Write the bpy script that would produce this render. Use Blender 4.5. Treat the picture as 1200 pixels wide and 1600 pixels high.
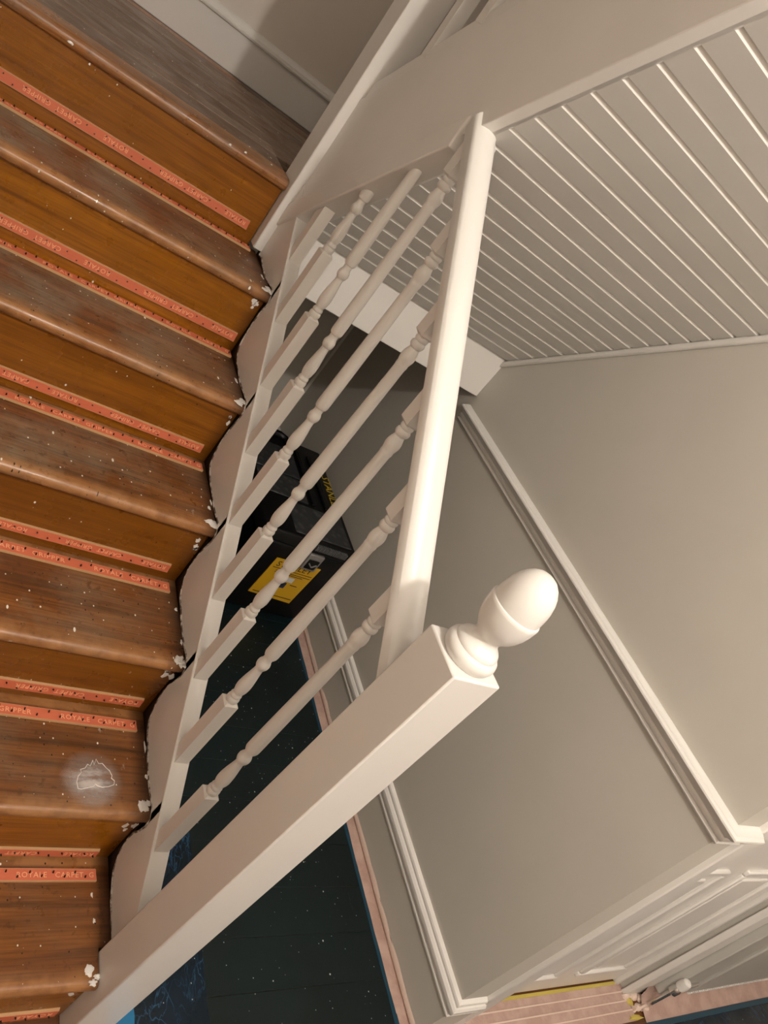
import bpy, bmesh, math, random
from mathutils import Vector, Matrix
random.seed(7)
SC = bpy.context.scene
COL = SC.collection
for o in list(bpy.data.objects):
    bpy.data.objects.remove(o)

# ------------------------------------------------------------------ camera
cd = bpy.data.cameras.new('camera'); cam = bpy.data.objects.new('camera', cd); COL.objects.link(cam)
RX = Vector((0.74616022, -0.28413289, 0.60209088))     # image right
RD = Vector((0.29487195, -0.66977775, -0.68150444))    # image down
RF = Vector((0.5969049, 0.68605121, -0.41597869))      # forward
m3 = Matrix((RX, -RD, -RF)).transposed()
cam.matrix_world = Matrix.Translation((-0.7248, -0.5142, 1.5266)) @ m3.to_4x4()
cd.sensor_fit = 'VERTICAL'; cd.sensor_height = 24.0; cd.lens = 24.0 * 1162.75 / 1600.0
cd.clip_start = 0.02; cd.clip_end = 60
SC.camera = cam

# ------------------------------------------------------------------ world, lights, exposure
w = bpy.data.worlds.new('world'); SC.world = w; w.use_nodes = True
w.node_tree.nodes['Background'].inputs[0].default_value = (1.0, 0.86, 0.72, 1)
w.node_tree.nodes['Background'].inputs[1].default_value = 0.05
SC.view_settings.view_transform = 'Standard'; SC.view_settings.look = 'None'
SC.view_settings.gamma = 1.0; SC.view_settings.use_curve_mapping = False
SC.view_settings.exposure = 1.13
LAMP = Vector((-0.022, -1.06, 2.60))      # hall ceiling lamp, behind the camera
LAMP_W = 44.0
LAMP2 = Vector((0.40, 0.3, 4.40))       # unseen fill light added above the flights to brighten the landing
FILL_UP_W = 7.0
LAMP3 = Vector((2.1, -1.5, 2.55))        # unseen fill light added in the side hall
FILL_SIDE_W = 9.0

# ------------------------------------------------------------------ measurements
G = 0.23172; R = 0.19; M = R / G         # going, riser, pitch
NB = 0.013; TT = 0.019                   # riser set-back under the nosing, tread top above nosing mark
F = -0.165                               # hall floor
W = 0.90                                 # face of the hall wall
XL = -0.90                               # left edge of the stairs
LZ = 1.172                               # landing level
YB = 2.42                                # landing back wall
ARR = 0.0645                             # string arris above the pitch line
K2 = 2.222                               # underside of upper string: z + M*y
K2T = 2.550                              # arris of the upper string

# ------------------------------------------------------------------ helpers
class MB:
    def __init__(s): s.bm = bmesh.new(); s.mats = []
    def face(s, vs, mi=0):
        f = s.bm.faces.new(vs); f.material_index = mi; return f
    def box(s, a, b, mi=0):
        x0, y0, z0 = a; x1, y1, z1 = b
        v = [s.bm.verts.new(p) for p in ((x0,y0,z0),(x1,y0,z0),(x1,y1,z0),(x0,y1,z0),(x0,y0,z1),(x1,y0,z1),(x1,y1,z1),(x0,y1,z1))]
        for q in ((0,3,2,1),(4,5,6,7),(0,1,5,4),(1,2,6,5),(2,3,7,6),(3,0,4,7)): s.face([v[i] for i in q], mi)
        return s
    def prism(s, poly, axis, t0, t1, mi=0):
        """poly: 2-D points; axis 'x': (y,z), 'y': (x,z), 'z': (x,y)"""
        def P(p, t):
            return {'x': (t, p[0], p[1]), 'y': (p[0], t, p[1]), 'z': (p[0], p[1], t)}[axis]
        a = [s.bm.verts.new(P(p, t0)) for p in poly]; b = [s.bm.verts.new(P(p, t1)) for p in poly]
        n = len(poly)
        for i in range(n): s.face((a[i], a[(i+1) % n], b[(i+1) % n], b[i]), mi)
        s.face(a[::-1], mi); s.face(b, mi)
        return s
    def hexa(s, lo, hi, mi=0):
        a = [s.bm.verts.new(p) for p in lo]; b = [s.bm.verts.new(p) for p in hi]; n = len(lo)
        for i in range(n): s.face((a[i], a[(i+1) % n], b[(i+1) % n], b[i]), mi)
        s.face(a[::-1], mi); s.face(b, mi); return s
    def lathe(s, prof, x, y, n=24, cap=True, mi=0):
        rings = []
        for r, z in prof:
            rings.append([s.bm.verts.new((x + r*math.cos(2*math.pi*i/n), y + r*math.sin(2*math.pi*i/n), z)) for i in range(n)])
        for a, b in zip(rings, rings[1:]):
            for i in range(n): s.face((a[i], a[(i+1) % n], b[(i+1) % n], b[i]), mi)
        if cap: s.face(rings[0][::-1], mi); s.face(rings[-1], mi)
        return s
    def tube(s, pts, r, n=10, mi=0, radii=None):
        pts = [Vector(p) for p in pts]; rings = []; prev = None
        for i, p in enumerate(pts):
            t = (pts[min(i+1, len(pts)-1)] - pts[max(i-1, 0)]).normalized()
            u = prev - t*prev.dot(t) if prev else t.orthogonal()
            u.normalize(); prev = u; v = t.cross(u); rr = radii[i] if radii else r
            rings.append([s.bm.verts.new(p + rr*(u*math.cos(2*math.pi*k/n) + v*math.sin(2*math.pi*k/n))) for k in range(n)])
        for a, b in zip(rings, rings[1:]):
            for i in range(n): s.face((a[i], a[(i+1) % n], b[(i+1) % n], b[i]), mi)
        s.face(rings[0][::-1], mi); s.face(rings[-1], mi); return s
    def sweep(s, prof, path, closed_ends=True, mi=0):
        """prof: (d, z); path: list of (x, y) along the wall face; d grows to the LEFT of travel; mitred."""
        rings = []
        for i, p in enumerate(path):
            p = Vector(p)
            d0 = (p - Vector(path[i-1])).normalized() if i else None
            d1 = (Vector(path[i+1]) - p).normalized() if i < len(path)-1 else None
            if d0 is None: d0 = d1
            if d1 is None: d1 = d0
            n0 = Vector((-d0.y, d0.x)); n1 = Vector((-d1.y, d1.x)); nm = (n0 + n1).normalized()
            k = 1.0 / max(0.2, nm.dot(n0))
            rings.append([s.bm.verts.new((p.x + nm.x*k*d, p.y + nm.y*k*d, z)) for d, z in prof])
        n = len(prof)
        for a, b in zip(rings, rings[1:]):
            for i in range(n): s.face((a[i], a[(i+1) % n], b[(i+1) % n], b[i]), mi)
        if closed_ends: s.face(rings[0][::-1], mi); s.face(rings[-1], mi)
        return s
    def build(s, name, mat, parent=None, bevel=0, seg=2, smooth=35, **props):
        bmesh.ops.recalc_face_normals(s.bm, faces=s.bm.faces)
        me = bpy.data.meshes.new(name)
        if parent is not None:
            bmesh.ops.translate(s.bm, verts=s.bm.verts, vec=-base_of(parent))
        s.bm.to_mesh(me); s.bm.free()
        for mt in (mat if isinstance(mat, (list, tuple)) else [mat]): me.materials.append(mt)
        if smooth:
            me.polygons.foreach_set('use_smooth', [True]*len(me.polygons))
            me.set_sharp_from_angle(angle=math.radians(smooth))
        o = bpy.data.objects.new(name, me); COL.objects.link(o)
        if parent is not None: o.parent = parent; o['_b'] = 0
        if bevel:
            md = o.modifiers.new('bevel', 'BEVEL'); md.width = bevel; md.segments = seg
            md.limit_method = 'ANGLE'; md.angle_limit = math.radians(40); md.harden_normals = False
            if smooth: me.set_sharp_from_angle(angle=math.radians(80))
        for k, v in props.items(): o[k] = v
        return o
def base_of(o):
    v = Vector((0, 0, 0))
    while o is not None: v = v + o.location; o = o.parent
    return v
def thing(name, loc, label, cat, group=None):
    o = bpy.data.objects.new(name, None); COL.objects.link(o); o.location = loc
    o.empty_display_size = 0.05; o['label'] = label; o['category'] = cat
    if group: o['group'] = group
    return o
def text(body, size, mtx, mat, parent, name='lettering', align='LEFT', extrude=0.0003, xs=1.0, space=1.0):
    cu = bpy.data.curves.new('t', 'FONT'); cu.body = body; cu.size = size; cu.align_x = align; cu.extrude = extrude
    cu.space_character = space; cu.resolution_u = 2
    to = bpy.data.objects.new('t', cu); COL.objects.link(to)
    dg = bpy.context.evaluated_depsgraph_get(); me = bpy.data.meshes.new_from_object(to.evaluated_get(dg))
    bpy.data.objects.remove(to); me.name = name
    me.transform(Matrix.Diagonal((xs, 1, 1, 1)))
    me.transform(Matrix.Translation(-base_of(parent)) @ mtx)
    me.materials.clear(); me.materials.append(mat)
    o = bpy.data.objects.new(name, me); COL.objects.link(o); o.parent = parent; o['kind'] = 'stuff'
    return o
def frame(origin, xdir, ydir):
    x = Vector(xdir).normalized(); y = Vector(ydir).normalized(); z = x.cross(y)
    m = Matrix((x, y, z)).transposed().to_4x4(); m.translation = origin; return m

# ------------------------------------------------------------------ materials
def srgb(r, g, b):
    f = lambda c: (c/255/12.92) if c/255 <= .04045 else ((c/255+.055)/1.055)**2.4
    return (f(r), f(g), f(b), 1)
class NT:
    def __init__(s, name):
        s.m = bpy.data.materials.new(name); s.m.use_nodes = True; s.t = s.m.node_tree; s.t.nodes.clear()
        s.out = s.t.nodes.new('ShaderNodeOutputMaterial'); s.p = s.t.nodes.new('ShaderNodeBsdfPrincipled')
        s.t.links.new(s.p.outputs[0], s.out.inputs[0])
        s.pos = s.t.nodes.new('ShaderNodeNewGeometry').outputs['Position']
    def n(s, kind, **kw):
        nd = s.t.nodes.new(kind)
        for k, v in kw.items(): setattr(nd, k, v)
        return nd
    def l(s, a, b): s.t.links.new(a, b)
    def val(s, sock, v):
        if hasattr(v, 'is_output') or isinstance(v, bpy.types.NodeSocket): s.l(v, sock)
        else: sock.default_value = v
    def mp(s, scale=(1,1,1), loc=(0,0,0), rot=(0,0,0)):
        nd = s.n('ShaderNodeMapping'); s.l(s.pos, nd.inputs[0])
        nd.inputs[1].default_value = loc; nd.inputs[2].default_value = rot; nd.inputs[3].default_value = scale
        return nd.outputs[0]
    def noise(s, scale, vec=None, detail=4, rough=.55, dist=0):
        nd = s.n('ShaderNodeTexNoise'); s.l(vec or s.pos, nd.inputs['Vector'])
        nd.inputs['Scale'].default_value = scale; nd.inputs['Detail'].default_value = detail
        nd.inputs['Roughness'].default_value = rough; nd.inputs['Distortion'].default_value = dist
        return nd.outputs['Fac']
    def voro(s, scale, vec=None, feat='F1', dim='3D'):
        nd = s.n('ShaderNodeTexVoronoi'); nd.feature = feat; nd.voronoi_dimensions = dim; s.l(vec or s.pos, nd.inputs['Vector'])
        nd.inputs['Scale'].default_value = scale; return nd
    def ramp(s, fac, stops, interp='LINEAR'):
        nd = s.n('ShaderNodeValToRGB'); s.l(fac, nd.inputs[0]); cr = nd.color_ramp; cr.interpolation = interp
        while len(cr.elements) < len(stops): cr.elements.new(0.5)
        for e, (p, c) in zip(cr.elements, stops):
            e.position = p; e.color = c if isinstance(c, tuple) else (c, c, c, 1)
        return nd.outputs[0]
    def mix(s, fac, a, b, mode='MIX'):
        nd = s.n('ShaderNodeMix'); nd.data_type = 'RGBA'; nd.blend_type = mode
        s.val(nd.inputs[0], fac); s.val(nd.inputs[6], a); s.val(nd.inputs[7], b); return nd.outputs[2]
    def math(s, op, a, b=0.0, clamp=False):
        nd = s.n('ShaderNodeMath'); nd.operation = op; nd.use_clamp = clamp
        s.val(nd.inputs[0], a); s.val(nd.inputs[1], b); return nd.outputs[0]
    def sep(s, vec=None):
        nd = s.n('ShaderNodeSeparateXYZ'); s.l(vec or s.pos, nd.inputs[0]); return nd.outputs
    def bump(s, h, strength=.2, dist=.002):
        nd = s.n('ShaderNodeBump'); s.l(h, nd.inputs['Height']); nd.inputs['Strength'].default_value = strength
        nd.inputs['Distance'].default_value = dist; s.l(nd.outputs[0], s.p.inputs['Normal'])
    def fin(s, col, rough=.5, spec=.5, metal=0, coat=0):
        s.val(s.p.inputs['Base Color'], col); s.val(s.p.inputs['Roughness'], rough)
        s.p.inputs['Specular IOR Level'].default_value = spec; s.p.inputs['Metallic'].default_value = metal
        s.p.inputs['Coat Weight'].default_value = coat
        return s.m
def paint(name, col, rough=.4, var=.04, bump=.06, bs=220, stretch=(1,1,1)):
    t = NT(name); c2 = tuple(c*(1-var) for c in col[:3]) + (1,)
    c = t.mix(t.ramp(t.noise(6), [(.35, 0), (.65, 1)]), col, c2)
    t.bump(t.noise(bs, t.mp(stretch), 3), bump, .001)
    return t.fin(c, rough)
WHITE = paint('white_satin_paint', (.765, .74, .70, 1), .30, .03, .10, 160)
WALLM = paint('greige_wall_paint', (.56, .53, .47, 1), .62, .03, .05, 500)
CEILW = paint('white_ceiling_paint', (.68, .655, .62, 1), .55, .02, .05, 300)
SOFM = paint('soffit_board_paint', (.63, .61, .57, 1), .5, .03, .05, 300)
GROOVE_LIT = paint('lit_groove_paint', (.88, .86, .82, 1), .22, .01, .02, 300)
DARKVOID = paint('dark_understair', (.20, .18, .15, 1), .8)
PLAST = paint('old_wall_plaster', (.70, .64, .57, 1), .7)

def specks(t, base, scale, thr, col, coverage=.5, vec=None):
    v = t.voro(scale, vec, dim='2D'); d = v.outputs['Distance']
    cs = t.n('ShaderNodeSeparateColor'); t.l(v.outputs['Color'], cs.inputs[0])
    rad = t.math('MULTIPLY', cs.outputs[0], thr)
    on = t.math('LESS_THAN', d, rad)
    sel = t.math('GREATER_THAN', cs.outputs[1], 1-coverage)
    msk = t.math('MULTIPLY', on, sel)
    return t.mix(msk, base, col)
def wood(name, dark, mid, light, worn=None, wornamt=0.0, rough=.35, spk=None, wz=None, tone=.0, edged=True):
    t = NT(name)
    oi = t.n('ShaderNodeObjectInfo').outputs['Random']
    off = t.n('ShaderNodeVectorMath'); off.operation = 'ADD'; t.l(t.pos, off.inputs[0])
    cx = t.n('ShaderNodeCombineXYZ'); t.l(t.math('MULTIPLY', oi, 37.0), cx.inputs[0]); t.l(t.math('MULTIPLY', oi, 11.0), cx.inputs[2])
    t.l(cx.outputs[0], off.inputs[1])
    mpn = t.n('ShaderNodeMapping'); t.l(off.outputs[0], mpn.inputs[0]); mpn.inputs[3].default_value = (1.3, 26, 26)
    gr = t.noise(1.5, mpn.outputs[0], 7, .62, .9)
    mpf = t.n('ShaderNodeMapping'); t.l(off.outputs[0], mpf.inputs[0]); mpf.inputs[3].default_value = (7, 230, 230)
    fine = t.noise(1.0, mpf.outputs[0], 4, .65)
    c = t.ramp(gr, [(.28, dark), (.48, mid), (.72, light)])
    c = t.mix(t.ramp(fine, [(.36, .45), (.56, 0)]), c, dark)
    c = t.mix(t.ramp(t.noise(7, off.outputs[0], 4), [(.40, 0), (.72, .45)]), c, tuple(v*.55 for v in mid[:3]) + (1,))
    if tone: c = t.mix(t.math('MULTIPLY', oi, tone), c, dark)
    sp_ = t.sep(); z = sp_[2]; x = sp_[0]; y_ = sp_[1]
    if worn:
        blotch = t.noise(6.0, off.outputs[0], 6, .65)
        wm = t.ramp(blotch, [(.40, 0), (.62, wornamt)])
        if wz:
            zf = t.ramp(t.math('DIVIDE', t.math('SUBTRACT', z, wz[0]), wz[1]-wz[0]), [(0, .25), (1, 1)])
            xf = t.ramp(t.math('ADD', t.math('MULTIPLY', x, 1.5), 1.0), [(.1, 1), (.95, .35)])
            wm = t.math('MULTIPLY', t.math('MULTIPLY', wm, zf), xf)
        wc = t.mix(t.ramp(fine, [(.36, 0), (.62, 1)]), tuple(v*.62 for v in worn[:3]) + (1,), worn)
        c = t.mix(wm, c, wc)
        c = t.mix(t.ramp(t.noise(60, off.outputs[0], 3), [(.60, 0), (.70, .5)]), c, dark)
    if wz:
        fr = t.math('FRACT', t.math('DIVIDE', y_, 0.23172))
        nm_ = t.ramp(fr, [(0, .75), (.05, .6), (.16, 0), (.96, 0), (.985, .75)])
        c = t.mix(t.math('MULTIPLY', nm_, t.ramp(t.noise(24, off.outputs[0], 4), [(.3, .25), (.6, 1)])), c, srgb(176, 124, 76))
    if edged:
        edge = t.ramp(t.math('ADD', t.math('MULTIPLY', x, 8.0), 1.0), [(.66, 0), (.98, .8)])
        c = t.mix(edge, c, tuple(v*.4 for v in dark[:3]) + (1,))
    if spk:
        pv = t.mp(rot=(.785, 0, 0))
        c = specks(t, c, 46, .085, (.74, .70, .62, 1), spk*.5, pv)
        c = specks(t, c, 17, .045, (.78, .74, .66, 1), spk*.6, t.mp((1, .6, 1), (3, 2, 0), (.785, 0, 0)))
        c = specks(t, c, 60, .10, tuple(v*.3 for v in dark[:3]) + (1,), spk*.35, t.mp((1, 1, 1), (7, 1, 0), (.785, 0, 0)))
        sc = t.noise(46, t.mp((1.0, .30, 1.0), rot=(0, 0, .5)), 5, .7)
        msk = t.math('MULTIPLY', t.ramp(sc, [(.66, 0), (.71, 1)]), t.ramp(t.noise(3.1), [(.56, 0), (.64, 1)]))
        c = t.mix(t.math('MULTIPLY', msk, .6), c, (.7, .66, .6, 1))
    rg = t.ramp(t.noise(11, off.outputs[0], 5), [(.3, rough*.7), (.7, rough*1.4)])
    t.bump(fine, .3, .0012)
    return t.fin(c, rg, .5, 0)
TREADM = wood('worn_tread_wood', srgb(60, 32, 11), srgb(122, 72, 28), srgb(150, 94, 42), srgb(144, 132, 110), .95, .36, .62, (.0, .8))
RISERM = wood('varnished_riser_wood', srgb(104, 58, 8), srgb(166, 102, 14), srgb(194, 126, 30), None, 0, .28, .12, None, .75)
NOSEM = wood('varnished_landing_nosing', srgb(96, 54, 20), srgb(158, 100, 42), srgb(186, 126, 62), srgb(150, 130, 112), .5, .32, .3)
LANDM = wood('grey_landing_boards', srgb(78, 56, 42), srgb(140, 112, 92), srgb(162, 134, 112), srgb(156, 138, 122), .8, .5, .35, None, .5, False)
DARKW = wood('dark_old_timber', srgb(22, 11, 5), srgb(44, 24, 12), srgb(60, 34, 18), None, 0, .5, None, None, 0, False)
LATH = NT('gripper_lath_print'); _c = LATH.mix(LATH.noise(30, LATH.mp((1, 6, 6))), srgb(214, 120, 86), srgb(200, 102, 72)); LATH = LATH.fin(_c, .6)
LATHSIDE = NT('gripper_raw_ply').fin(srgb(196, 156, 112), .7)
LATHTXT = NT('gripper_lettering').fin(srgb(242, 178, 134), .6)
PINM = NT('pin_steel').fin((.03, .02, .015, 1), .4, .5, .6)
FILLER = NT('white_filler_paint'); FILLER.bump(FILLER.noise(160), .4, .002); FILLER = FILLER.fin((.74, .71, .67, 1), .55)
CAULK = NT('grimy_paint_edge'); _c = CAULK.mix(CAULK.ramp(CAULK.noise(70), [(.42, 0), (.58, 1)]), (.62, .58, .53, 1), (.10, .06, .04, 1)); CAULK = CAULK.fin(_c, .6)
def sheetmat(name, base, tint, rough, spkcov, wrinkle=False):
    t = NT(name)
    c = t.mix(t.ramp(t.noise(4, None, 5), [(.4, 0), (.7, 1)]), base, tint)
    sc = t.noise(14, t.mp((1, .25, 1), rot=(0, 0, .6)), 6, .75)
    c = t.mix(t.ramp(sc, [(.66, 0), (.75, .10)]), c, (.25, .33, .34, 1))
    c = specks(t, c, 24, .06, (.62, .64, .60, 1), spkcov*.38); c = specks(t, c, 60, .09, (.4, .45, .44, 1), spkcov*.22)
    if wrinkle:
        for sc_, rt in ((13, .4), (21, 1.3)):
            nz_ = t.noise(sc_, t.mp((1, .45, 1), rot=(0, 0, rt)), 3, .5, 1.2)
            c = t.mix(t.math('MULTIPLY', t.ramp(nz_, [(.485, 0), (.5, 1), (.515, 0)]), t.ramp(t.noise(5), [(.45, 0), (.6, .8)])), c, (.03, .10, .20, 1))
    t.bump(t.noise(16, None, 6, .6), .25, .004)
    return t.fin(c, rough, .4)
SHEET = sheetmat('dark_protective_board', (.003, .008, .009, 1), (.004, .013, .015, 1), .38, .5)
FILM = sheetmat('dark_blue_film', (.003, .009, .015, 1), (.004, .016, .034, 1), .25, .3, True)
BLUEDK = NT('dark_blue_film_edge').fin((.006, .05, .085, 1), .35)
BLUE = NT('bright_blue_tape'); BLUE.bump(BLUE.noise(60), .3, .002); BLUE = BLUE.fin((.015, .16, .33, 1), .4)
PINK = NT('pink_masking_film'); _n = PINK.noise(14, None, 4, .6); _c = PINK.mix(PINK.ramp(_n, [(.4, 0), (.62, 1)]), srgb(178, 148, 136), srgb(196, 168, 156)); PINK.bump(_n, .5, .004); PINK = PINK.fin(_c, .38)
PALE = NT('pale_masking_tape'); PALE.bump(PALE.noise(50), .4, .003); PALE = PALE.fin(srgb(222, 200, 186), .4)
YELLOW = NT('yellow_masking_tape').fin(srgb(196, 178, 84), .5)
BLACKP = NT('black_toolbox_plastic'); BLACKP.bump(BLACKP.noise(130), .3, .001); BLACKP = BLACKP.fin((.004, .004, .0045, 1), .42, .25)
GREYP = NT('smoky_lid_plastic'); _v = GREYP.voro(38); _c = GREYP.mix(GREYP.ramp(_v.outputs['Distance'], [(.1, 0), (.5, 1)]), (.075, .078, .08, 1), (.03, .032, .034, 1)); GREYP.bump(_v.outputs['Distance'], .4, .003); GREYP = GREYP.fin(_c, .4, .35)
RIBM = NT('grey_ribbed_grip').fin((.10, .10, .10, 1), .45)
SILV = NT('silver_latch').fin((.32, .31, .29, 1), .35, .5, .5)
YLAB = NT('yellow_label').fin(srgb(206, 160, 30), .4)
INK = NT('black_ink').fin((.012, .012, .012, 1), .5)
YTXT = NT('yellow_lettering').fin(srgb(206, 176, 50), .4)
WHITEP = NT('white_print').fin((.6, .6, .58, 1), .5)
BLUEP = NT('blue_print').fin((.02, .04, .09, 1), .5)
CHROME = NT('chrome').fin((.75, .74, .72, 1), .15, .5, 1)
RADM = paint('grey_radiator_enamel', (.50, .49, .45, 1), .4)
GLASSY = NT('lamp_glass'); GLASSY.p.inputs['Emission Color'].default_value = (1, .82, .62, 1); GLASSY.p.inputs['Emission Strength'].default_value = 6; GLASSY = GLASSY.fin((.9, .85, .8, 1), .3)
OAK = wood('hall_floor_boards', srgb(60, 34, 16), srgb(104, 62, 30), srgb(128, 80, 42), edged=False)

S = dict(kind='structure')
# ------------------------------------------------------------------ room shell
HC = 2.78; YE = -.66; UC = 4.70
MB().box((-1.05, -2.7, F-.10), (3.3, 2.55, F)).build('floor', OAK, **S)
MB().box((W, -.108, F), (1.06, YB+.1, UC)).build('wall_right', WALLM, **S)
wb = MB().box((-1.05, YB, F), (W, YB+.12, UC)).build('wall_back', PLAST, **S)
wbl = MB().box((.0, 2.345, F), (W, YB, .93)).build('wall_understair', WALLM, **S)
MB().box((-1.05, -2.7, F), (-.93, YB, UC)).build('wall_left', PLAST, **S)
MB().box((-1.05, -2.75, F), (3.3, -2.62, HC+.1)).build('wall_front', PLAST, **S)
MB().box((3.2, -2.7, F), (3.3, .2, HC+.1)).build('wall_side', PLAST, **S)
# wall with the doorway, facing the side hall
wd = MB().box((1.90, -.095, F), (3.3, .05, HC)).box((1.06, -.095, 1.87), (1.90, .05, HC)).build('wall_door', WALLM, **S)
cl = MB().box((-1.05, -2.7, HC), (3.3, YE, HC+.15)).box((W, YE, HC), (3.3, .1, HC+.15)).build('ceiling', CEILW, **S)
MB().box((-1.05, YE, UC), (1.1, YB+.1, UC+.1)).build('ceiling_upper', CEILW, **S)
MB().box((-1.05, YE-.12, HC+.15), (1.1, YE, UC)).build('wall_upper', PLAST, **S)
# wall under the lower string
MB().prism([(.03, F), (1.37, F), (1.37, 1.02), (.03, -.10)], 'x', .004, .031).build('wall_spandrel', WALLM, **S)

# ceiling of matchboard below the upper flight: every board its own object
def sl(y, off): return K2 - M*y + off                      # height of the soffit plane
nrm = Vector((0, -M, -1)).normalized(); along = Vector((0, -1, M)).normalized()
P = .0457; SP = P*math.sqrt(1+M*M)
soff = MB().prism([(1.39, sl(1.39, .02)), (YE, sl(YE, .02)), (YE, sl(YE, .05)), (1.39, sl(1.39, .05))], 'x', .037, W).build('ceiling_soffit', CEILW, **S)
mesh0 = None
for j in range(-31, 14):
    y0 = .784 + P*j
    if y0 - P < YE: continue
    if mesh0 is None:
        b = MB(); d = .0062
        prof = [(0, d), (.0022, 0), (SP-.0092, 0), (SP, d), (SP, .016), (0, .016)]     # (along slope, recess); the wide chamfer looks down the hall
        def pt(x, s, h):
            v = along*s - nrm*h; return (x, v.y, v.z)
        x0, xg, x1 = .024, .030, W
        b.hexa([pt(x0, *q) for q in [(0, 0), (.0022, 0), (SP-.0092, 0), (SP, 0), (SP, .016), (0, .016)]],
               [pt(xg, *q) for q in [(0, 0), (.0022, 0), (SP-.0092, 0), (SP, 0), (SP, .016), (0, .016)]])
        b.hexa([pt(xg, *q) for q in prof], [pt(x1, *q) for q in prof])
        o = b.build('soffit_board', [SOFM, GROOVE_LIT], soff, smooth=0); mesh0 = o.data; proto = o
        for f_ in mesh0.polygons:                          # lamplight on each groove's chamfer put into a paler, glossier colour
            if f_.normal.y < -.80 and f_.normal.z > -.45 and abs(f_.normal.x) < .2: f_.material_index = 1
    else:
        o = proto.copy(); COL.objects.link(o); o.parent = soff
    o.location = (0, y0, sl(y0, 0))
# quadrant bead where the soffit meets the hall wall
def slope_strip(y0, y1, x0, x1, k, lo, hi, sgn=-1):
    """a bar running with the upper pitch (sgn -1) or lower pitch (+1)"""
    f = lambda y: (k - M*y) if sgn < 0 else (k + M*y)
    return MB().prism([(y0, f(y0)+lo), (y1, f(y1)+lo), (y1, f(y1)+hi), (y0, f(y0)+hi)], 'x', x0, x1)
slope_strip(1.39, YE, W-.016, W, K2, -.024, .0).build('trim_soffit', WHITE, bevel=.006, seg=3, **S)
# trimmer beam at the edge of the half landing, and the landing underside
MB().box((.036, 1.39, .932), (W, 1.45, 1.12)).build('trim_beam', WHITE, bevel=.003, **S)
MB().box((.036, 1.45, .955), (W, 2.345, 1.0)).build('ceiling_understair', WALLM, **S)

# dado rail and skirting of the hall wall, returned round the corner
path = [(W, 1.385), (W, -.108), (1.0, -.108)]
dado = [(0, .836), (.007, .836), (.009, .840), (.007, .844), (.005, .847), (.009, .849), (.011, .854), (.011, .858), (.008, .862), (.012, .868), (.020, .874), (.027, .879),
        (.030, .884), (.029, .888), (.022, .891), (.021, .8925), (.019, .8925), (.010, .897), (.004, .8985), (0, .8985)]
MB().sweep([(-d, z) for d, z in dado], path).build('trim_dado', WHITE, smooth=28, **S)
path = [(W, 2.345), (W, -.108), (1.0, -.108)]
skb = [(0, F), (.013, F), (.013, -.026), (0, -.026)]
skm = [(0, -.026), (.016, -.026), (.018, -.023), (.018, -.019), (.014, -.017), (.014, -.012), (.019, -.008), (.022, .000), (.021, .008), (.016, .014), (.012, .0155), (.012, .0185), (.013, .022), (.011, .027), (.005, .030), (0, .031)]
bb = MB().sweep([(-d, z) for d, z in skb], path).build('baseboard_right', WALLM, smooth=28, **S)
MB().sweep([(-d, z) for d, z in skm], path).build('moulding', WHITE, bb, smooth=28)
# landing baseboard on the back wall
bk = MB().box((-.93, YB-.018, LZ), (W, YB, LZ+.125)).build('baseboard_back', WHITE, bevel=.002, **S)
MB().prism([(YB, LZ+.125), (YB-.026, LZ+.125), (YB-.028, LZ+.131), (YB-.020, LZ+.134), (YB-.020, LZ+.140), (YB-.014, LZ+.150), (YB-.006, LZ+.156), (YB, LZ+.157)], 'x', -.93, W).build('moulding', WHITE, bk, smooth=28)
# corner bead under the landing
MB().prism([(2.345, F), (2.345, .955), (2.331, .955), (2.331, F)], 'x', W-.014, W).build('trim_corner', WALLM, **S)

# panelled door in the side hall with its casing
dr = MB().box((1.06, -.060, F+.012), (1.868, -.02, 1.86)).build('door_1', WHITE, bevel=.002, **S)
def panel(x0, x1, z0, z1):
    b = MB(); y = -.060
    for a in ((x0, z0, x1, z0+.022), (x0, z1-.022, x1, z1), (x0, z0+.022, x0+.022, z1-.022), (x1-.022, z0+.022, x1, z1-.022)):
        b.box((a[0], y-.010, a[1]), (a[2], y+.004, a[3]))
    b.box((x0+.05, y-.006, z0+.05), (x1-.05, y+.004, z1-.05))
    b.build('panel', WHITE, dr, bevel=.006, seg=2)
for x0, x1 in ((1.14, 1.40), (1.505, 1.775)):
    panel(x0, x1, F+.115, .62); panel(x0, x1, .78, 1.72)
cs = MB().box((.995, -.122, F), (1.052, -.095, 1.95)).box((1.052, -.112, F), (1.060, -.02, 1.95)).build('trim_casing', WHITE, bevel=.004, **S)
MB().box((1.870, -.075, F), (1.888, -.02, 1.95)).box((1.888, -.112, F), (1.99, -.09, 1.95)).build('trim_jamb', WHITE, bevel=.003, **S)
MB().box((1.0, -.122, 1.87), (1.99, -.095, 1.95)).build('trim_head', WHITE, bevel=.004, **S)
sr = MB().box((1.99, -.108, F), (3.2, -.095, F+.11)).build('baseboard_side', WHITE, bevel=.003, **S)

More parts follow.
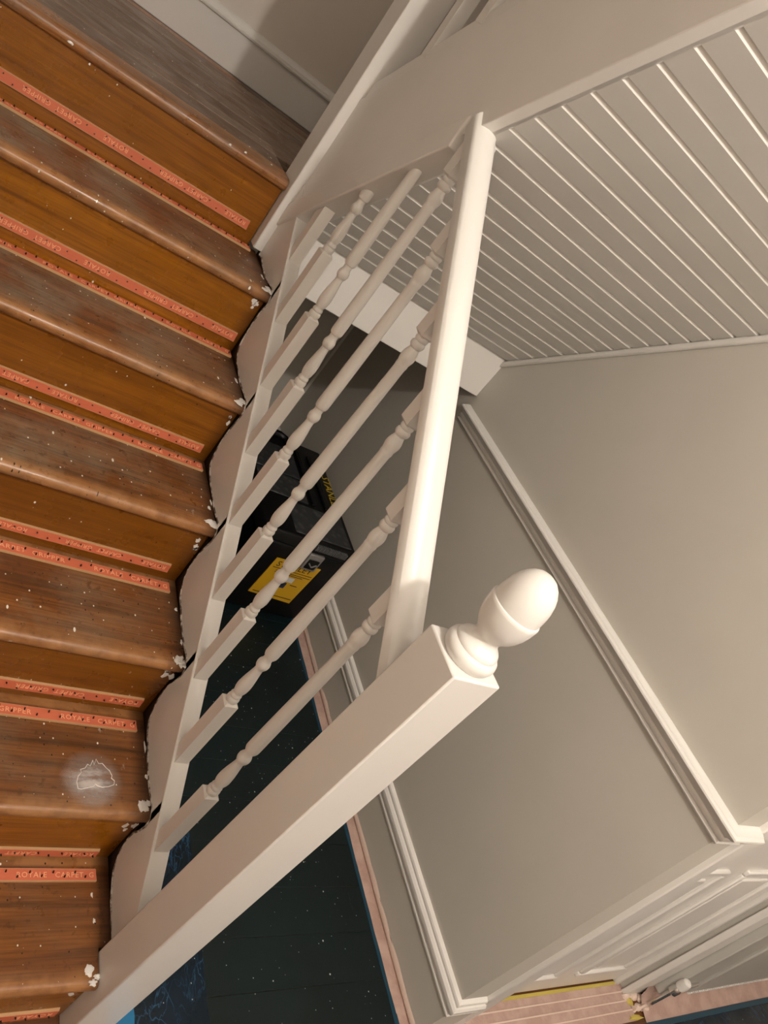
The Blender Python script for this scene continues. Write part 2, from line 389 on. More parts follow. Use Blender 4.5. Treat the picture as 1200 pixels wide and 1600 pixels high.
# ------------------------------------------------------------------ lower staircase
st = thing('staircase', (-.45, 0, F), 'wooden staircase with worn treads, orange varnished risers and white painted side string', 'staircase')
def nosing(y, z0, z1, back):
    """tread section with a rounded front edge, (y, z)"""
    h = (z1 - z0)/2; pts = []
    for i in range(9):
        a = math.radians(-90 - 180*i/8); pts.append((y + h + h*math.cos(a), z0 + h + h*math.sin(a)))
    return pts + [(back, z1), (back, z0)]
XE = -.0035
for k in range(0, 6):
    b = MB(); y0 = k*G - .002; z0 = k*R - .011; z1 = k*R + TT; yb = (k+1)*G + NB + .004
    if k == 0:
        b.prism(nosing(y0, z0, z1, .066), 'x', XL, -.0285); b.box((XL, .066, z0), (XE, yb, z1))
    else:
        b.prism(nosing(y0, z0, z1, yb), 'x', XL, XE)
    b.build('tread', TREADM, st, smooth=40)
for k in range(-1, 6):
    yf = (k+1)*G + NB; z0 = k*R + TT if k >= 0 else F; z1 = (k+1)*R - .011
    if k == 5: yf = 1.408; z1 = LZ - .030
    b = MB(); xe = -.0285 if k in (-1, 5) else XE
    b.box((XL, yf, z0), (xe, yf+.018, z1)); b.build('riser', RISERM, st, bevel=.0015)
    # cove bead tucked under the nosing
# landing boards
b = MB(); b.prism(nosing(1.393, LZ-.031, LZ, 1.470), 'x', XL, -.0285); b.build('landing_nosing', NOSEM, st, smooth=40)
ys = [1.470, 1.588, 1.668, 1.770, 1.872, 1.972, 2.072, 2.180, 2.318, YB-.018]
for a, c in zip(ys, ys[1:]):
    MB().box((XL-.027, a+.0034, LZ-.022), (W-.001 if a > 1.47 else -.0285, c-.0034, LZ)).build('landing_board', NOSEM if a > 2.3 else LANDM, st, bevel=.002)
# lower string: dark old timber core, white paint on its face above a wandering paint line, white cap
ya, yz = .062, 1.398
low = lambda y: ARR + M*y - .33
b = MB(); b.prism([(ya, low(ya)), (yz, low(yz)), (yz, ARR+M*yz-.002), (ya, ARR+M*ya-.002)], 'x', .0, .0345)
stg = b.build('stair_string', DARKW, st)
rel = [(0, .014), (.018, .026), (.05, .024), (.085, .021), (.12, .023), (.155, .027), (.185, .031), (.208, .040), (.224, .056), (.233, .078), (.238, .105), (.238, .132), (.232, .160), (.2265, .185)]
bot = []
for k in range(0, 6):
    for (dy, dz) in (rel if k < 5 else rel[:6] + [(.19, .030), (.211, .030)]):
        bot.append((k*G + dy + random.uniform(-.0022, .0022), k*R + dz + random.uniform(-.0022, .0022)))
bot = [p for p in bot if p[0] > ya+.004 and p[0] < 1.375]
bot = [(ya, .024)] + bot + [(1.3725, .985)]
top_ = [(p[0], ARR + M*p[0]) for p in bot]
b = MB(); vb = [b.bm.verts.new((-.0022, *p)) for p in bot]; vt = [b.bm.verts.new((-.0022, *p)) for p in top_]
wb_ = [b.bm.verts.new((.001, p[0], p[1])) for p in bot]
for i in range(len(bot)-1):
    b.face((vb[i], vb[i+1], vt[i+1], vt[i])); b.face((vb[i], wb_[i], wb_[i+1], vb[i+1]))
b.build('painted_face', WHITE, stg, smooth=30)
# ragged grimy edge where paint meets timber
pts = []
b = MB()
b.tube([(-.0015, p[0], p[1]-.0008) for p in bot], .0022, 6, radii=[random.uniform(.0012, .0034) for _ in bot]); b.build('paint_ridge', CAULK, stg)
b = MB(); b.prism([(ya-.002, ARR+M*ya-.006), (yz, ARR+M*yz-.006), (yz, ARR+M*yz), (ya-.002, ARR+M*ya)], 'x', -.0036, .0362); b.build('string_cap', WHITE, st, bevel=.0022, seg=2)
b = MB(); b.prism([(ya, low(ya)), (yz, low(yz)), (yz, ARR+M*yz-.004), (ya, ARR+M*ya-.004)], 'x', .0335, .0355); b.build('string_outer_face', WHITE, st)
# wall string on the far left side
b = MB(); b.prism([(-.02, F), (1.40, M*1.40+.0), (1.40, M*1.40+.18), (-.02, .16), (-.14, .06), (-.14, F)], 'x', XL-.028, XL); b.build('wall_string', WHITE, st, bevel=.003)
def px(u, v, z):                                     # pixel of the photograph -> point on a level surface
    d = RX*((u-600)/1162.75) + RD*((v-800)/1162.75) + RF; C0 = Vector((-0.7248, -0.5142, 1.5266)); return C0 + d*((z-C0.z)/d.z)
# filler and paint smears at the tread ends
def blob(bm_, c, rx, ry, rz, n=10):
    vs = []
    ring = []
    for i in range(n):
        a = 2*math.pi*i/n; q = random.uniform(.55, 1.2)
        ring.append(bm_.bm.verts.new((c[0]+rx*q*math.cos(a), c[1]+ry*q*math.sin(a), c[2]+rz*.2)))
    inner = [bm_.bm.verts.new((c[0]+(v.co.x-c[0])*.55, c[1]+(v.co.y-c[1])*.55, c[2]+rz)) for v in ring]
    base = [bm_.bm.verts.new((v.co.x, v.co.y, c[2]-.001)) for v in ring]
    for i in range(n):
        j = (i+1) % n
        bm_.face((ring[i], ring[j], inner[j], inner[i])); bm_.face((base[i], base[j], ring[j], ring[i]))
    bm_.face(inner)
def fleck(yy, cx, cz, r1, n=11):
    b = MB()
    ring = [b.bm.verts.new((cx + r1*random.uniform(.45, 1.25)*math.cos(2*math.pi*q/n), yy, cz + r1*1.3*random.uniform(.45, 1.25)*math.sin(2*math.pi*q/n))) for q in range(n)]
    back = [b.bm.verts.new((v.co.x, yy+.002, v.co.z)) for v in ring]
    b.face(ring)
    for q in range(n): b.face((ring[q], ring[(q+1) % n], back[(q+1) % n], back[q]))
    b.build('paint_fleck', FILLER, st, smooth=0)
for k in range(0, 6):
    z = k*R + TT; xo = -.028 if k == 0 else 0
    for i in range(4):                     # thick dabs of white filler on the nosing end
        b = MB(); blob(b, (xo - random.uniform(.004, .022), k*G + random.uniform(.004, .030), z), random.uniform(.006, .013), random.uniform(.006, .014), random.uniform(.0015, .0032), 15)
        b.build('paint_smear', FILLER, st, smooth=0)
    for i in range(2):
        b = MB(); blob(b, (xo - random.uniform(.004, .014), k*G + random.uniform(.06, .17), z), random.uniform(.002, .006), random.uniform(.004, .014), .0012, 11)
        b.build('paint_smear', FILLER, st, smooth=0)
    for i in range(3):                     # flecks on the riser just below the nosing end
        fleck(k*G + NB - .0008, xo - random.uniform(.006, .028), k*R - random.uniform(.018, .060), random.uniform(.003, .009))
b = MB()
for u_, v_, r_ in ((110, 66, .006), (384, 238, .0035), (360, 226, .003), (140, 100, .002), (424, 258, .004)):
    q_ = px(u_, v_, LZ-.001); blob(b, (q_.x, q_.y, LZ-.002), r_, r_*.7, .003, 8)
b.build('paint_chip', FILLER, st, smooth=0, kind='stuff')
# a drawn loop of white filler and its dusty smear on the second tread from the bottom
zc = 1*R + TT + .0006
loop = [(122, 1232), (120, 1222), (122, 1213), (127, 1207), (126, 1202), (133, 1200), (137, 1194), (141, 1197), (145, 1188), (147, 1195), (150, 1186), (154, 1193), (160, 1193), (166, 1200), (171, 1204), (175, 1212), (174, 1216), (179, 1220),
        (178, 1226), (170, 1229), (160, 1230), (153, 1228), (149, 1225), (146, 1229), (136, 1231), (127, 1233), (122, 1232)]
lp = [px(*q, zc) for q in loop]
b = MB(); b.tube(lp, .0011, 6, radii=[random.uniform(.0004, .0010) for _ in lp]); b.build('chalk_outline', FILLER, st)
DUST = NT('filler_dust'); _al = DUST.ramp(DUST.noise(22, DUST.mp((.5, 1.4, 1), rot=(0, 0, .5)), 6, .7), [(.34, 0), (.62, .8)])
_px = px(143, 1218, zc); _dx = DUST.n('ShaderNodeVectorMath'); _dx.operation = 'DISTANCE'; DUST.l(DUST.pos, _dx.inputs[0]); _dx.inputs[1].default_value = _px
_fall = DUST.ramp(DUST.math('MULTIPLY', _dx.outputs['Value'], 15.0), [(.25, 1), (.98, 0)])
DUST.l(DUST.math('MULTIPLY', _al, _fall), DUST.p.inputs['Alpha']); DUST = DUST.fin((.66, .60, .56, 1), .8)
b = MB(); cx, cy = _px.x, _px.y
b.face([b.bm.verts.new((cx+.07*math.cos(a*math.pi/12), cy+.07*math.sin(a*math.pi/12), zc-.0002)) for a in range(24)]); b.build('dust_smear', DUST, st, smooth=0)

# ------------------------------------------------------------------ balustrade of the lower flight
bal = thing('balustrade', (.0185, .0165, F), 'white painted balustrade with acorn newel post, handrail and turned spindles beside the stairs', 'balustrade')
nx0, ny0, nw, nz = -.0267, -.0286, .0903, 1.0408
b = MB(); b.box((nx0, ny0, F), (nx0+nw, ny0+nw, nz))
newel = b.build('newel_post', WHITE, bal, bevel=.003, seg=2)
ax, ay = nx0+nw/2, ny0+nw/2
prof = [(.036, 1.0395), (.0395, 1.044), (.0415, 1.050), (.0415, 1.054), (.040, 1.059), (.0365, 1.0625), (.0345, 1.0635), (.0345, 1.066), (.0325, 1.070), (.029, 1.0735), (.0245, 1.077), (.0218, 1.081), (.0207, 1.085),
        (.0215, 1.089), (.0245, 1.0935), (.0295, 1.100), (.034, 1.108), (.0375, 1.118), (.0395, 1.129), (.0402, 1.138), (.0402, 1.1415), (.0392, 1.1435), (.0374, 1.1445), (.0376, 1.148), (.0374, 1.154), (.0368, 1.162), (.0352, 1.171), (.0325, 1.180),
        (.028, 1.189), (.0222, 1.1965), (.0155, 1.202), (.008, 1.205), (.001, 1.206)]
MB().lathe(prof, ax, ay, 40).build('finial', WHITE, newel, smooth=32)
# handrail, section across the pitch
rx = .0185; hw = .0288
def rail_pts(y, k, cap_=True):
    sec = [(-hw, .838), (-hw+.002, .8355), (hw-.002, .8355), (hw, .838), (hw, .866), (hw-.004, .873), (.017, .8795), (.008, .8825), (-.003, .8830), (-.014, .8795), (-hw+.006, .8725), (-hw, .864)]
    return [(rx + dx, y, k*0 + dz + M*y) for dx, dz in sec]
b = MB(); b.hexa(rail_pts(.055, 0), rail_pts(.845, 0)); b.build('handrail', WHITE, bal, smooth=26, bevel=.0012, seg=1)
# turned balusters, each its own
bw = .0150; bx = .017; by0 = .1798; dy = .12964; dz = .5595*R
def baluster_mb(ztop, full=True, z_bot=.2, zrel=0.0, x=0, y=0):
    """built around local (0,0); z heights as at the bottom baluster"""
    b = MB()
    def clip(prof):
        out = []
        for i, (r_, z_) in enumerate(prof):
            if z_ <= ztop: out.append((r_, z_))
            else:
                if out:
                    r0, z0 = out[-1]; t = (ztop-z0)/(z_-z0); out.append((r0 + (r_-r0)*t, ztop))
                break
        return out
    z1 = min(.398, ztop)
    c = .0022
    b.hexa([(-bw, -bw, z_bot), (bw, -bw, z_bot), (bw, bw, z_bot), (-bw, bw, z_bot)], [(-bw, -bw, z1), (bw, -bw, z1), (bw, bw, z1), (-bw, bw, z1)])
    if ztop > .41:
        b.hexa([(-bw, -bw, z1), (bw, -bw, z1), (bw, bw, z1), (-bw, bw, z1)], [(-bw+.004, -bw+.004, z1+.004), (bw-.004, -bw+.004, z1+.004), (bw-.004, bw-.004, z1+.004), (-bw+.004, bw-.004, z1+.004)])
        pr = [(.0115, .400), (.0128, .404), (.0135, .408), (.0133, .412), (.0118, .415), (.0108, .4165), (.0118, .418), (.0122, .421), (.0112, .424), (.0098, .4265), (.0098, .428), (.0112, .431), (.0128, .437), (.0138, .444), (.0140, .451), (.0134, .461),
              (.0120, .474), (.0104, .486), (.0092, .496), (.0088, .503), (.0092, .506), (.0108, .508), (.0126, .512), (.0134, .5165), (.0134, .520), (.0124, .524), (.0108, .527), (.0098, .530), (.0096, .535), (.0099, .5395), (.0124, .5415), (.0137, .545), (.0142, .550), (.0142, .562),
              (.0138, .62), (.0130, .70), (.0120, .78), (.0112, .846), (.0118, .848), (.0122, .851), (.0120, .854), (.0116, .8555), (.0128, .860), (.0142, .866), (.0145, .871), (.0138, .877), (.0120, .883), (.0104, .8875), (.0100, .890), (.0118, .892), (.0138, .895), (.0142, .899), (.0136, .902), (.0120, .904),
              (.0112, .9055), (.0124, .907), (.0132, .910), (.0128, .913), (.0115, .9155)]
        b.lathe(clip(pr), 0, 0, 20)
    if ztop > .92:
        b.hexa([(-bw+.005, -bw+.005, .9145), (bw-.005, -bw+.005, .9145), (bw-.005, bw-.005, .9145), (-bw+.005, bw-.005, .9145)], [(-bw, -bw, .9195), (bw, -bw, .9195), (bw, bw, .9195), (-bw, bw, .9195)])
        b.hexa([(-bw, -bw, .9195), (bw, -bw, .9195), (bw, bw, .9195), (-bw, bw, .9195)], [(-bw, -bw, ztop), (bw, -bw, ztop), (bw, bw, ztop), (-bw, bw, ztop)])
    return b
for i in range(9):
    y = by0 + i*dy; lift = i*dz
    top = .8365 + M*y - M*bw                     # underside of the rail
    k2b = K2 - .030 - M*y + .02                   # underside of the upper string
    zt = min(top + .022, k2b) - lift
    zb = ARR + M*(y) - M*bw - .006 - lift
    mb = baluster_mb(zt, z_bot=zb)
    bmesh.ops.translate(mb.bm, verts=mb.bm.verts, vec=(bx, y, lift))
    mb.build('baluster', WHITE, bal, smooth=30, bevel=0)

# ------------------------------------------------------------------ upper flight: newel, string, treads, spindles
up = thing('upper_staircase', (.45, 1.39, LZ-.19), 'white painted upper flight doubling back over the hall, seen from its side', 'staircase')
MB().box((-.0267, 1.372, .985), (.0636, 1.462, 2.45)).build('landing_newel', WHITE, up, bevel=.003)
y0, y1 = 1.374, YE+.02
b = MB(); b.prism([(y0, K2-M*y0), (y1, K2-M*y1), (y1, K2T-M*y1), (y0, K2T-M*y0)], 'x', .0, .0345); b.build('outer_string', WHITE, up, bevel=.002)
slope_strip(1.374, .860, -.009, .050, K2, -.030, .036).build('cover_strip', WHITE, up, bevel=.004, seg=3)
slope_strip(1.374, .835, .050, .066, K2, -.012, .0).build('cover_bead', WHITE, up, bevel=.004)
slope_strip(1.374, YE+.02, .007, .0345, K2T, -.002, .047).build('shoe_rail', WHITE, up, bevel=.003)
for i in range(8):                                  # treads and risers behind the string
    yy = 1.372 - i*G; zt = LZ + (i+1)*R
    MB().box((.036, yy-G-.02, zt-.028), (W-.001, yy+.02, zt)).build('tread', TREADM, up, bevel=.004)
    MB().box((.036, yy-.012, zt-R), (W-.001, yy+.004, zt-.028)).build('riser', RISERM, up)
b = MB(); sec = [(-hw, .80), (hw, .80), (hw, .83), (.01, .845), (-.01, .845), (-hw, .83)]
b.hexa([(rx+dx, 1.372, d + K2T - M*1.372 + .05) for dx, d in sec], [(rx+dx, .15, d + K2T - M*.15 + .05) for dx, d in sec]); b.build('handrail', WHITE, up, smooth=30)
for i in range(8):
    y = 1.218 - i*dy + .002; zb = K2T + .047 - M*y
    off = zb - .212
    mb = baluster_mb(.985, z_bot=.212 - M*bw - .004)
    bmesh.ops.translate(mb.bm, verts=mb.bm.verts, vec=(.021, y, off))
    mb.build('baluster', WHITE, up, smooth=30)

# ------------------------------------------------------------------ carpet gripper strips
STRIPS = [  # tread index, riser strip (lo, hi, x end) or tread strip (near, far, x end)
    ('r', -1, .031, .060, -.046), ('r', 0, .010, .036, -.036), ('r', 1, .023, .050, -.025), ('r', 2, .025, .049, -.038), ('r', 3, .024, .047, -.029), ('r', 4, .033, .058, -.016), ('r', 5, .037, .062, -.0555),
    ('t', 0, .028, .053, -.032), ('t', 1, .027, .053, -.0235), ('t', 2, .017, .045, -.023), ('t', 3, .018, .044, -.015), ('t', 4, .004, .032, -.010), ('t', 5, .004, .030, -.026)]
ORD = ['lowest', 'second', 'third', 'fourth', 'fifth', 'sixth', 'seventh']
WORDS = 'ROYALE          CARPET  GRIPPER                '
for kind, k, a, c, xe in STRIPS:
    z0 = k*R + TT; yr = (k+1)*G + NB if k < 5 else 1.408
    if kind == 'r':
        lab = 'orange carpet gripper strip nailed to the foot of the %s riser from the bottom' % ORD[k+1]
        if k == 5: lab = 'orange carpet gripper strip nailed to the riser just below the landing'
        yf = yr - .0068
        org = Vector(((XL+xe)/2, yr, z0+a)); e1 = Vector((1, 0, 0)); e2 = Vector((0, 0, 1)); nn = Vector((0, -1, 0)); h = c-a
        o0 = Vector((XL, yr-.0003, z0+a))
    else:
        lab = 'orange carpet gripper strip lying at the back of the %s tread from the bottom' % ORD[k]
        if k == 5: lab = 'orange carpet gripper strip at the back of the tread just below the landing'
        o0 = Vector((XL, yr-c, z0+.0003)); e1 = Vector((1, 0, 0)); e2 = Vector((0, 1, 0)); nn = Vector((0, 0, 1)); h = c-a
    gs = thing('carpet_gripper_strip', o0, lab, 'gripper strip', 'carpet gripper strips on the stairs')
    Lx = xe - XL; th = .0064
    tilt = random.uniform(-.0015, .0015)
    def Pn(s, t, d): return o0 + e1*s + e2*(t + tilt*s/Lx) + nn*d
    b = MB(); lo = [Pn(0, 0, 0), Pn(Lx, 0, 0), Pn(Lx, h, 0), Pn(0, h, 0)]
    mid = [Pn(0, 0, th-.0008), Pn(Lx, 0, th-.0008), Pn(Lx-.002, h, th-.0008), Pn(0, h, th-.0008)]
    b.hexa(lo, mid)
    lath = b.build('lath', LATHSIDE, gs)
    b = MB(); ins = .0014
    b.hexa([Pn(0, ins, th-.0009), Pn(Lx-ins, ins, th-.0009), Pn(Lx-ins, h-ins, th-.0009), Pn(0, h-ins, th-.0009)],
           [Pn(0, ins, th-.0002), Pn(Lx-ins, ins, th-.0002), Pn(Lx-ins, h-ins, th-.0002), Pn(0, h-ins, th-.0002)])
    b.build('printed_face', LATH, gs)
    # angled pins in two staggered rows
    b = MB(); s = .012; i = 0
    while s < Lx - .004:
        t = h*(.30 if i % 2 else .66) + random.uniform(-.001, .001)
        c0 = Pn(s, t, th-.0004); tip = c0 + nn*.0045 + e2*.0022
        b.tube([c0, tip], .001, 5, radii=[.0019, .0012]); s += .0225 + random.uniform(-.002, .002); i += 1
    b.build('pin', PINM, gs, smooth=0, kind='stuff')
    # lettering: upright on the treads, upside down on the risers
    body = (WORDS*6)[:120]
    size = h*.60
    if kind == 'r': mt = frame(Pn(Lx-.010, h*.72, th-.0001), -e1, -e2)
    else: mt = frame(Pn(Lx-.006, h*.28, th-.0001), e1, e2)
    if kind == 'r':
        text((WORDS*4).rstrip(), size, mt, LATHTXT, gs, xs=.98, space=1.12)
    else:
        text((('RIPPER           ROYALE   CARPET  G')*4), size, mt, LATHTXT, gs, align='RIGHT', xs=.98, space=1.12)

# ------------------------------------------------------------------ coverings on the hall floor
def sheet(name, poly, z0, z1, mat, label, cat, bevel=0):
    o = MB().prism(poly, 'z', z0, z1).build(name, mat, smooth=0); o['label'] = label; o['category'] = cat; return o
ps = thing('floor_protection_sheet', (.5, .5, F), 'dark paint-speckled protective sheet covering the hall floor beside the stairs', 'floor sheet')
pe = [.0185 + .1225*i for i in range(-18, 19)] + [2.33]
for a, c in zip(pe, pe[1:]):
    MB().box((.066 if c < .1 else .036, a+.0003, F+.0004), (.852, c-.0003, F+.003)).build('board', SHEET, ps, bevel=.0008, seg=1, smooth=0)
# blue film edge along the wall side
def wavy(x0, x1, y0, y1, n, z, amp, mat, name, parent, lift=.004):
    b = MB(); rows = []
    for i in range(n+1):
        y = y0 + (y1-y0)*i/n
        rows.append([b.bm.verts.new((x + random.uniform(-amp, amp), y, z + random.uniform(0, lift)*(1 if 0 < q < 4 else 0) + .0003)) for q, x in enumerate([x0 + (x1-x0)*t/4 for t in range(5)])])
    for r0, r1 in zip(rows, rows[1:]):
        for q in range(4): b.face((r0[q], r0[q+1], r1[q+1], r1[q]))
    return b.build(name, mat, parent, smooth=60)
wavy(.838, .857, -.6, 2.3, 60, F+.0032, .0012, BLUEDK, 'blue_edge', ps, .001)
bf = thing('blue_film_strip', (.2, .3, F), 'wrinkled dark blue plastic film strip on the floor below the balustrade', 'plastic film')
wavy(.128, .303, -.75, .42, 50, F+.0036, .002, FILM, 'film', bf, .006)
bt = thing('blue_tape_strip', (.11, .0, F), 'bright blue tape strip on the floor at the foot of the newel post', 'tape')
wavy(.070, .134, -1.0, .30, 30, F+.0036, .0004, BLUE, 'tape', bt, .0008)
mf = thing('masking_film', (.88, .5, F), 'pink translucent masking film taped along the hall floor edge below the skirting', 'masking tape')
wavy(.850, .888, -.10, 2.3, 50, F+.0040, .0012, PINK, 'floor_flap', mf, .003)
b = MB(); rows = []
n = 46
for i in range(n+1):
    y = 2.3 - 2.40*i/n; e = random.uniform(-.002, .003)
    rows.append([b.bm.verts.new(p) for p in ((.8865, y, F+.004), (.8815 + random.uniform(-.001, .001), y, F+.012), (.8845, y, F+.020+e), (.8866, y, F+.024+e))])
for r0, r1 in zip(rows, rows[1:]):
    for q in range(3): b.face((r0[q], r0[q+1], r1[q+1], r1[q]))
b.build('wall_flap', PALE, mf, smooth=60)
MB().box((.8858, -.108, F+.018), (.8868, 2.3, F+.022)).build('seam', INK, mf)
mk = thing('masking_paper', (1.4, -.13, F), 'pink masking paper in strips on the floor in front of the panelled door', 'masking paper')
ye = [-.070, -.096, -.124, -.152, -.185]
for a, c in zip(ye, ye[1:]):
    MB().prism([(.915, a+.0005), (1.90, a+.0005), (1.90, a-.0035), (.915, a-.0035)], 'z', F+.0046, F+.0050).build('pale_fold', PALE, mk)
    b = MB(); rows = []
    for i in range(25):
        x = .915 + (1.90-.915)*i/24 + (0.0)
        rows.append([b.bm.verts.new((x, yy + random.uniform(-.001, .001), F + .0015 + h_)) for yy, h_ in ((a, .0), (a-.003, .003), (a-.006, .0015+random.uniform(0, .001)), (c+.004, .001+random.uniform(0, .0012)), (c, .0003))])
    for r0, r1 in zip(rows, rows[1:]):
        for q in range(4): b.face((r0[q], r0[q+1], r1[q+1], r1[q]))
    b.build('paper_strip', PINK, mk, smooth=50)
yt = thing('yellow_tape', (1.4, -.066, F), 'yellow masking tape along the bottom of the panelled door', 'masking tape')
MB().prism([(1.062, -.064), (1.866, -.064), (1.866, -.074), (1.062, -.074)], 'z', F+.004, F+.006).build('tape', YELLOW, yt)
b = MB(); blob(b, (1.905, -.128, F+.004), .020, .018, .006, 12); b.build('folded_end', YELLOW, yt, smooth=60)
b = MB(); blob(b, (1.90, -.178, F+.0045), .05, .008, .003, 12); b.build('torn_piece', YELLOW, yt, smooth=60)
t2 = thing('crumpled_masking_film', (2.0, -.14, F), 'crumpled pale masking film bunched at the door jamb by the radiator', 'masking film')
b = MB()
for i in range(16): blob(b, (1.90 + random.uniform(-.01, .16), -.125 + random.uniform(-.05, .015), F+.002), random.uniform(.008, .03), random.uniform(.006, .02), random.uniform(.003, .018), 9)
b.build('crumple', PALE, t2, smooth=70)
t3 = thing('masking_band', (2.5, -.15, F), 'pale pink masking film along the side hall floor under the radiator', 'masking film')
b = MB(); rows = []
for i in range(41):
    x = 1.95 + 1.2*i/40
    rows.append([b.bm.verts.new((x, yy, F+h_+random.uniform(0, .002))) for yy, h_ in ((-.110, .075), (-.118, .050), (-.122, .030), (-.150, .012), (-.178, .004), (-.197, .001))])
for r0, r1 in zip(rows, rows[1:]):
    for q in range(5): b.face((r0[q], r0[q+1], r1[q+1], r1[q]))
b.build('film', PINK, t3, smooth=50)
s2 = thing('blue_floor_sheet', (2.5, -.6, F), 'dark blue wrinkled plastic sheet on the side hall floor, bottom right of the photo', 'floor sheet')
b = MB(); rows = []
for i in range(61):
    x = .90 + 2.25*i/60
    rows.append([b.bm.verts.new((x, -.20 - .9*q/24, F + .0012 + (random.uniform(0, .010) if q else 0))) for q in range(25)])
for r0, r1 in zip(rows, rows[1:]):
    for q in range(24): b.face((r0[q], r0[q+1], r1[q+1], r1[q]))
b.build('film', FILM, s2, smooth=70)
b = MB(); b.box((1.86, -.216, F+.002), (3.15, -.199, F+.006)); b.build('blue_edge', BLUEDK, s2)

# ------------------------------------------------------------------ radiator in the side hall
rad = thing('radiator', (2.6, -.12, F), 'grey panel radiator low on the wall right of the panelled door', 'radiator')
zb = -.098
MB().box((2.17, -.150, zb+.004), (3.1, -.118, zb+.58)).build('panel', RADM, rad, bevel=.006)
MB().box((1.992, -.140, zb), (2.166, -.1085, zb+.585)).build('end_cover', RADM, rad, bevel=.004)
b = MB()
for i in range(62):
    x = 2.18 + i*.0146; b.box((x, -.1535, zb-.003), (x+.0088, -.146, zb+.005))
b.build('convector_fin', WHITE, rad, kind='stuff')
for sx in (2.3, 2.95): MB().box((sx, -.12, zb+.40), (sx+.03, -.0955, zb+.44)).build('bracket', RADM, rad)
b = MB(); b.tube([(1.985, -.150, F+.005), (1.985, -.150, -.035)], .0075, 10); b.build('pipe', CHROME, rad)
b = MB(); b.tube([(1.985, -.150, -.045), (1.985, -.150, -.040), (1.985, -.150, -.020), (1.985, -.150, -.010)], .016, 12, radii=[.012, .017, .017, .012]); b.tube([(1.985, -.150, -.03), (2.15, -.140, -.03)], .010, 10); b.build('valve_body', CHROME, rad)
b = MB(); b.lathe([(.012, -.010), (.017, -.006), (.018, .014), (.016, .028), (.010, .034), (.001, .035)], 1.985, -.150, 16); b.build('valve_cap', WHITE, rad)

# ------------------------------------------------------------------ toolbox under the half landing
tb = thing('toolbox', (.67, 1.57, F), 'large black plastic toolbox with yellow label standing on the floor under the landing', 'toolbox')
x0, x1, ya_, yb_ = .465, .872, 1.255, 1.885
b = MB(); b.hexa([(x0+.02, ya_+.018, F+.004), (x1-.02, ya_+.018, F+.004), (x1-.02, yb_-.02, F+.004), (x0+.02, yb_-.02, F+.004)],
                 [(x0+.006, ya_+.006, .185), (x1-.006, ya_+.006, .185), (x1-.006, yb_-.006, .185), (x0+.006, yb_-.006, .185)]); b.build('body', BLACKP, tb, bevel=.012, seg=3)
b = MB(); b.hexa([(x0, ya_, .186), (x1, ya_, .186), (x1, yb_, .186), (x0, yb_, .186)], [(x0+.012, ya_+.012, .232), (x1-.006, ya_+.012, .232), (x1-.006, yb_-.012, .232), (x0+.012, yb_-.012, .232)])
lid = b.build('lid', BLACKP, tb, bevel=.008, seg=3)
MB().box((x0+.03, 1.47, .230), (.700, 1.60, .2365)).build('lid_panel', GREYP, lid, bevel=.003)
MB().box((x0+.03, 1.61, .230), (.700, 1.79, .2365)).build('lid_panel', GREYP, lid, bevel=.003)
MB().box((.60, 1.285, .230), (.845, 1.45, .2355)).build('lid_pad', GREYP, lid, bevel=.004)
MB().box((.715, 1.47, .230), (.735, 1.80, .242)).build('lid_rib', BLACKP, lid, bevel=.004)
MB().box((.775, 1.47, .230), (.800, 1.80, .242)).build('lid_rib', BLACKP, lid, bevel=.004)
text('STANLEY', .052, frame(Vector((.826, 1.705, .2327)), (0, -1, 0), (1, 0, 0)), YTXT, lid, space=1.0)
b = MB()
for i in range(18):
    x = .690 + i*.0076; b.box((x, ya_-.004, .205), (x+.0048, ya_+.018, .226))
b.build('ribbed_grip', RIBM, lid, kind='stuff')
lt = MB().box((.685, ya_-.008, .112), (.748, ya_+.006, .188)).build('latch', SILV, tb, bevel=.004)
MB().box((.694, ya_-.012, .122), (.739, ya_-.006, .166)).build('latch_recess', BLACKP, lt, bevel=.003)
MB().tube([(.700, ya_-.013, .150), (.716, ya_-.016, .138), (.733, ya_-.013, .150)], .003, 8).build('latch_bar', SILV, lt)
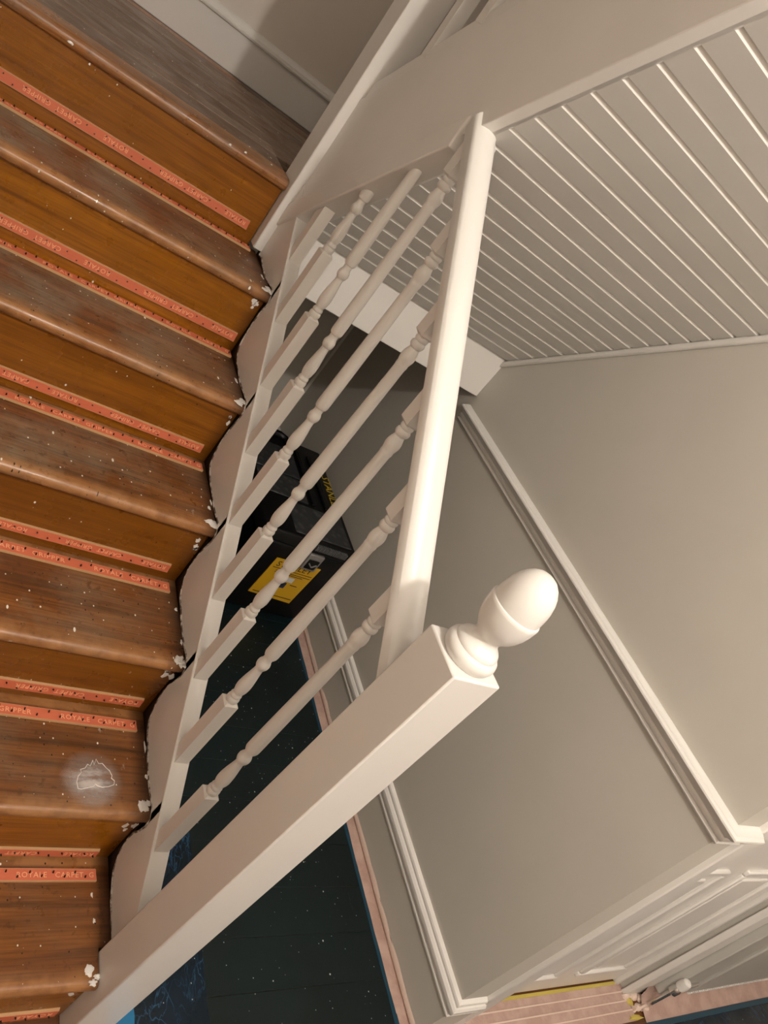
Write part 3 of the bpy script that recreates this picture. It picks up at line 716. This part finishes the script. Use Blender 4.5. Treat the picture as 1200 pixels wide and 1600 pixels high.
# yellow label
yl = ya_ + .004
def lean(z): return yl + (.185 - z)*.0345*1.0
b = MB(); Q = [(.590, .118), (.776, .124), (.772, -.078), (.588, -.070)]
b.hexa([(x, lean(z)+.004, z) for x, z in Q], [(x, lean(z)-.0012, z) for x, z in Q]); lb = b.build('label', YLAB, tb)
fm = lambda x, z: frame(Vector((x, lean(z)-.0016, z)), (1, 0, .02), (0, -.0345, 1))
text('STANLEY', .036, fm(.605, .083), INK, lb)
for i, (xa, xb, z) in enumerate(((.600, .768, .074), (.62, .768, .062), (.62, .74, .054))):
    MB().box((xa, lean(z)-.002, z), (xb, lean(z), z+.0025)).build('printed_line', INK, lb)
for (xa, xb, za, zc_, mt) in ((.640, .700, -.012, .040, BLUEP), (.655, .715, .022, .046, WHITEP), (.650, .690, .000, .012, INK), (.715, .745, .010, .013, INK), (.60, .765, -.060, -.057, INK)):
    MB().box((xa, lean(za)-.0022, za), (xb, lean(za), zc_)).build('printed_picture', mt, lb)
# side handle and back handle
MB().tube([(x1-.004, 1.30, .10), (x1+.016, 1.305, .105), (x1+.020, 1.33, .13), (x1+.018, 1.36, .150), (x1-.004, 1.37, .155)], .009, 10).build('side_handle', BLACKP, tb)
MB().tube([(.50, yb_-.06, .228), (.505, yb_-.025, .236), (.53, yb_-.012, .238), (.66, yb_-.012, .238), (.685, yb_-.025, .236), (.69, yb_-.06, .228)], .016, 10).build('carry_handle', BLACKP, tb)

# ------------------------------------------------------------------ hall lamp and added fill lights
def lamp(name, loc, watt, label, rad=.045, zc=HC):
    t = thing(name, (loc.x, loc.y, zc-.012), label, 'lamp')
    MB().lathe([(.06, zc-.001), (.06, zc-.015), (.045, zc-.03), (.01, zc-.032)], loc.x, loc.y, 24).build('ceiling_rose', WHITE, t)
    MB().tube([(loc.x, loc.y, zc-.03), (loc.x, loc.y, loc.z+.055)], .004, 8).build('flex', WHITE, t)
    MB().lathe([(.016, loc.z+.06), (.018, loc.z+.05), (.018, loc.z+.048)], loc.x, loc.y, 12).build('holder', WHITE, t)
    ld = bpy.data.lights.new(name, 'POINT'); ld.energy = watt; ld.shadow_soft_size = rad; ld.color = (1.0, .925, .845)
    lo = bpy.data.objects.new('bulb_light', ld); COL.objects.link(lo); lo.parent = t; lo.location = loc - t.location
lamp('pendant_or_fill', LAMP, LAMP_W, 'bare bulb pendant lamp hanging in the hall behind the camera')
lamp('pendant_or_fill', LAMP2, FILL_UP_W, 'unseen fill light added high over the stairwell, on a pendant fitting', zc=UC)
lamp('pendant_or_fill', LAMP3, FILL_SIDE_W, 'unseen fill light added in the side hall, on a pendant fitting')
for o in bpy.data.objects:
    if '_b' in o: del o['_b']
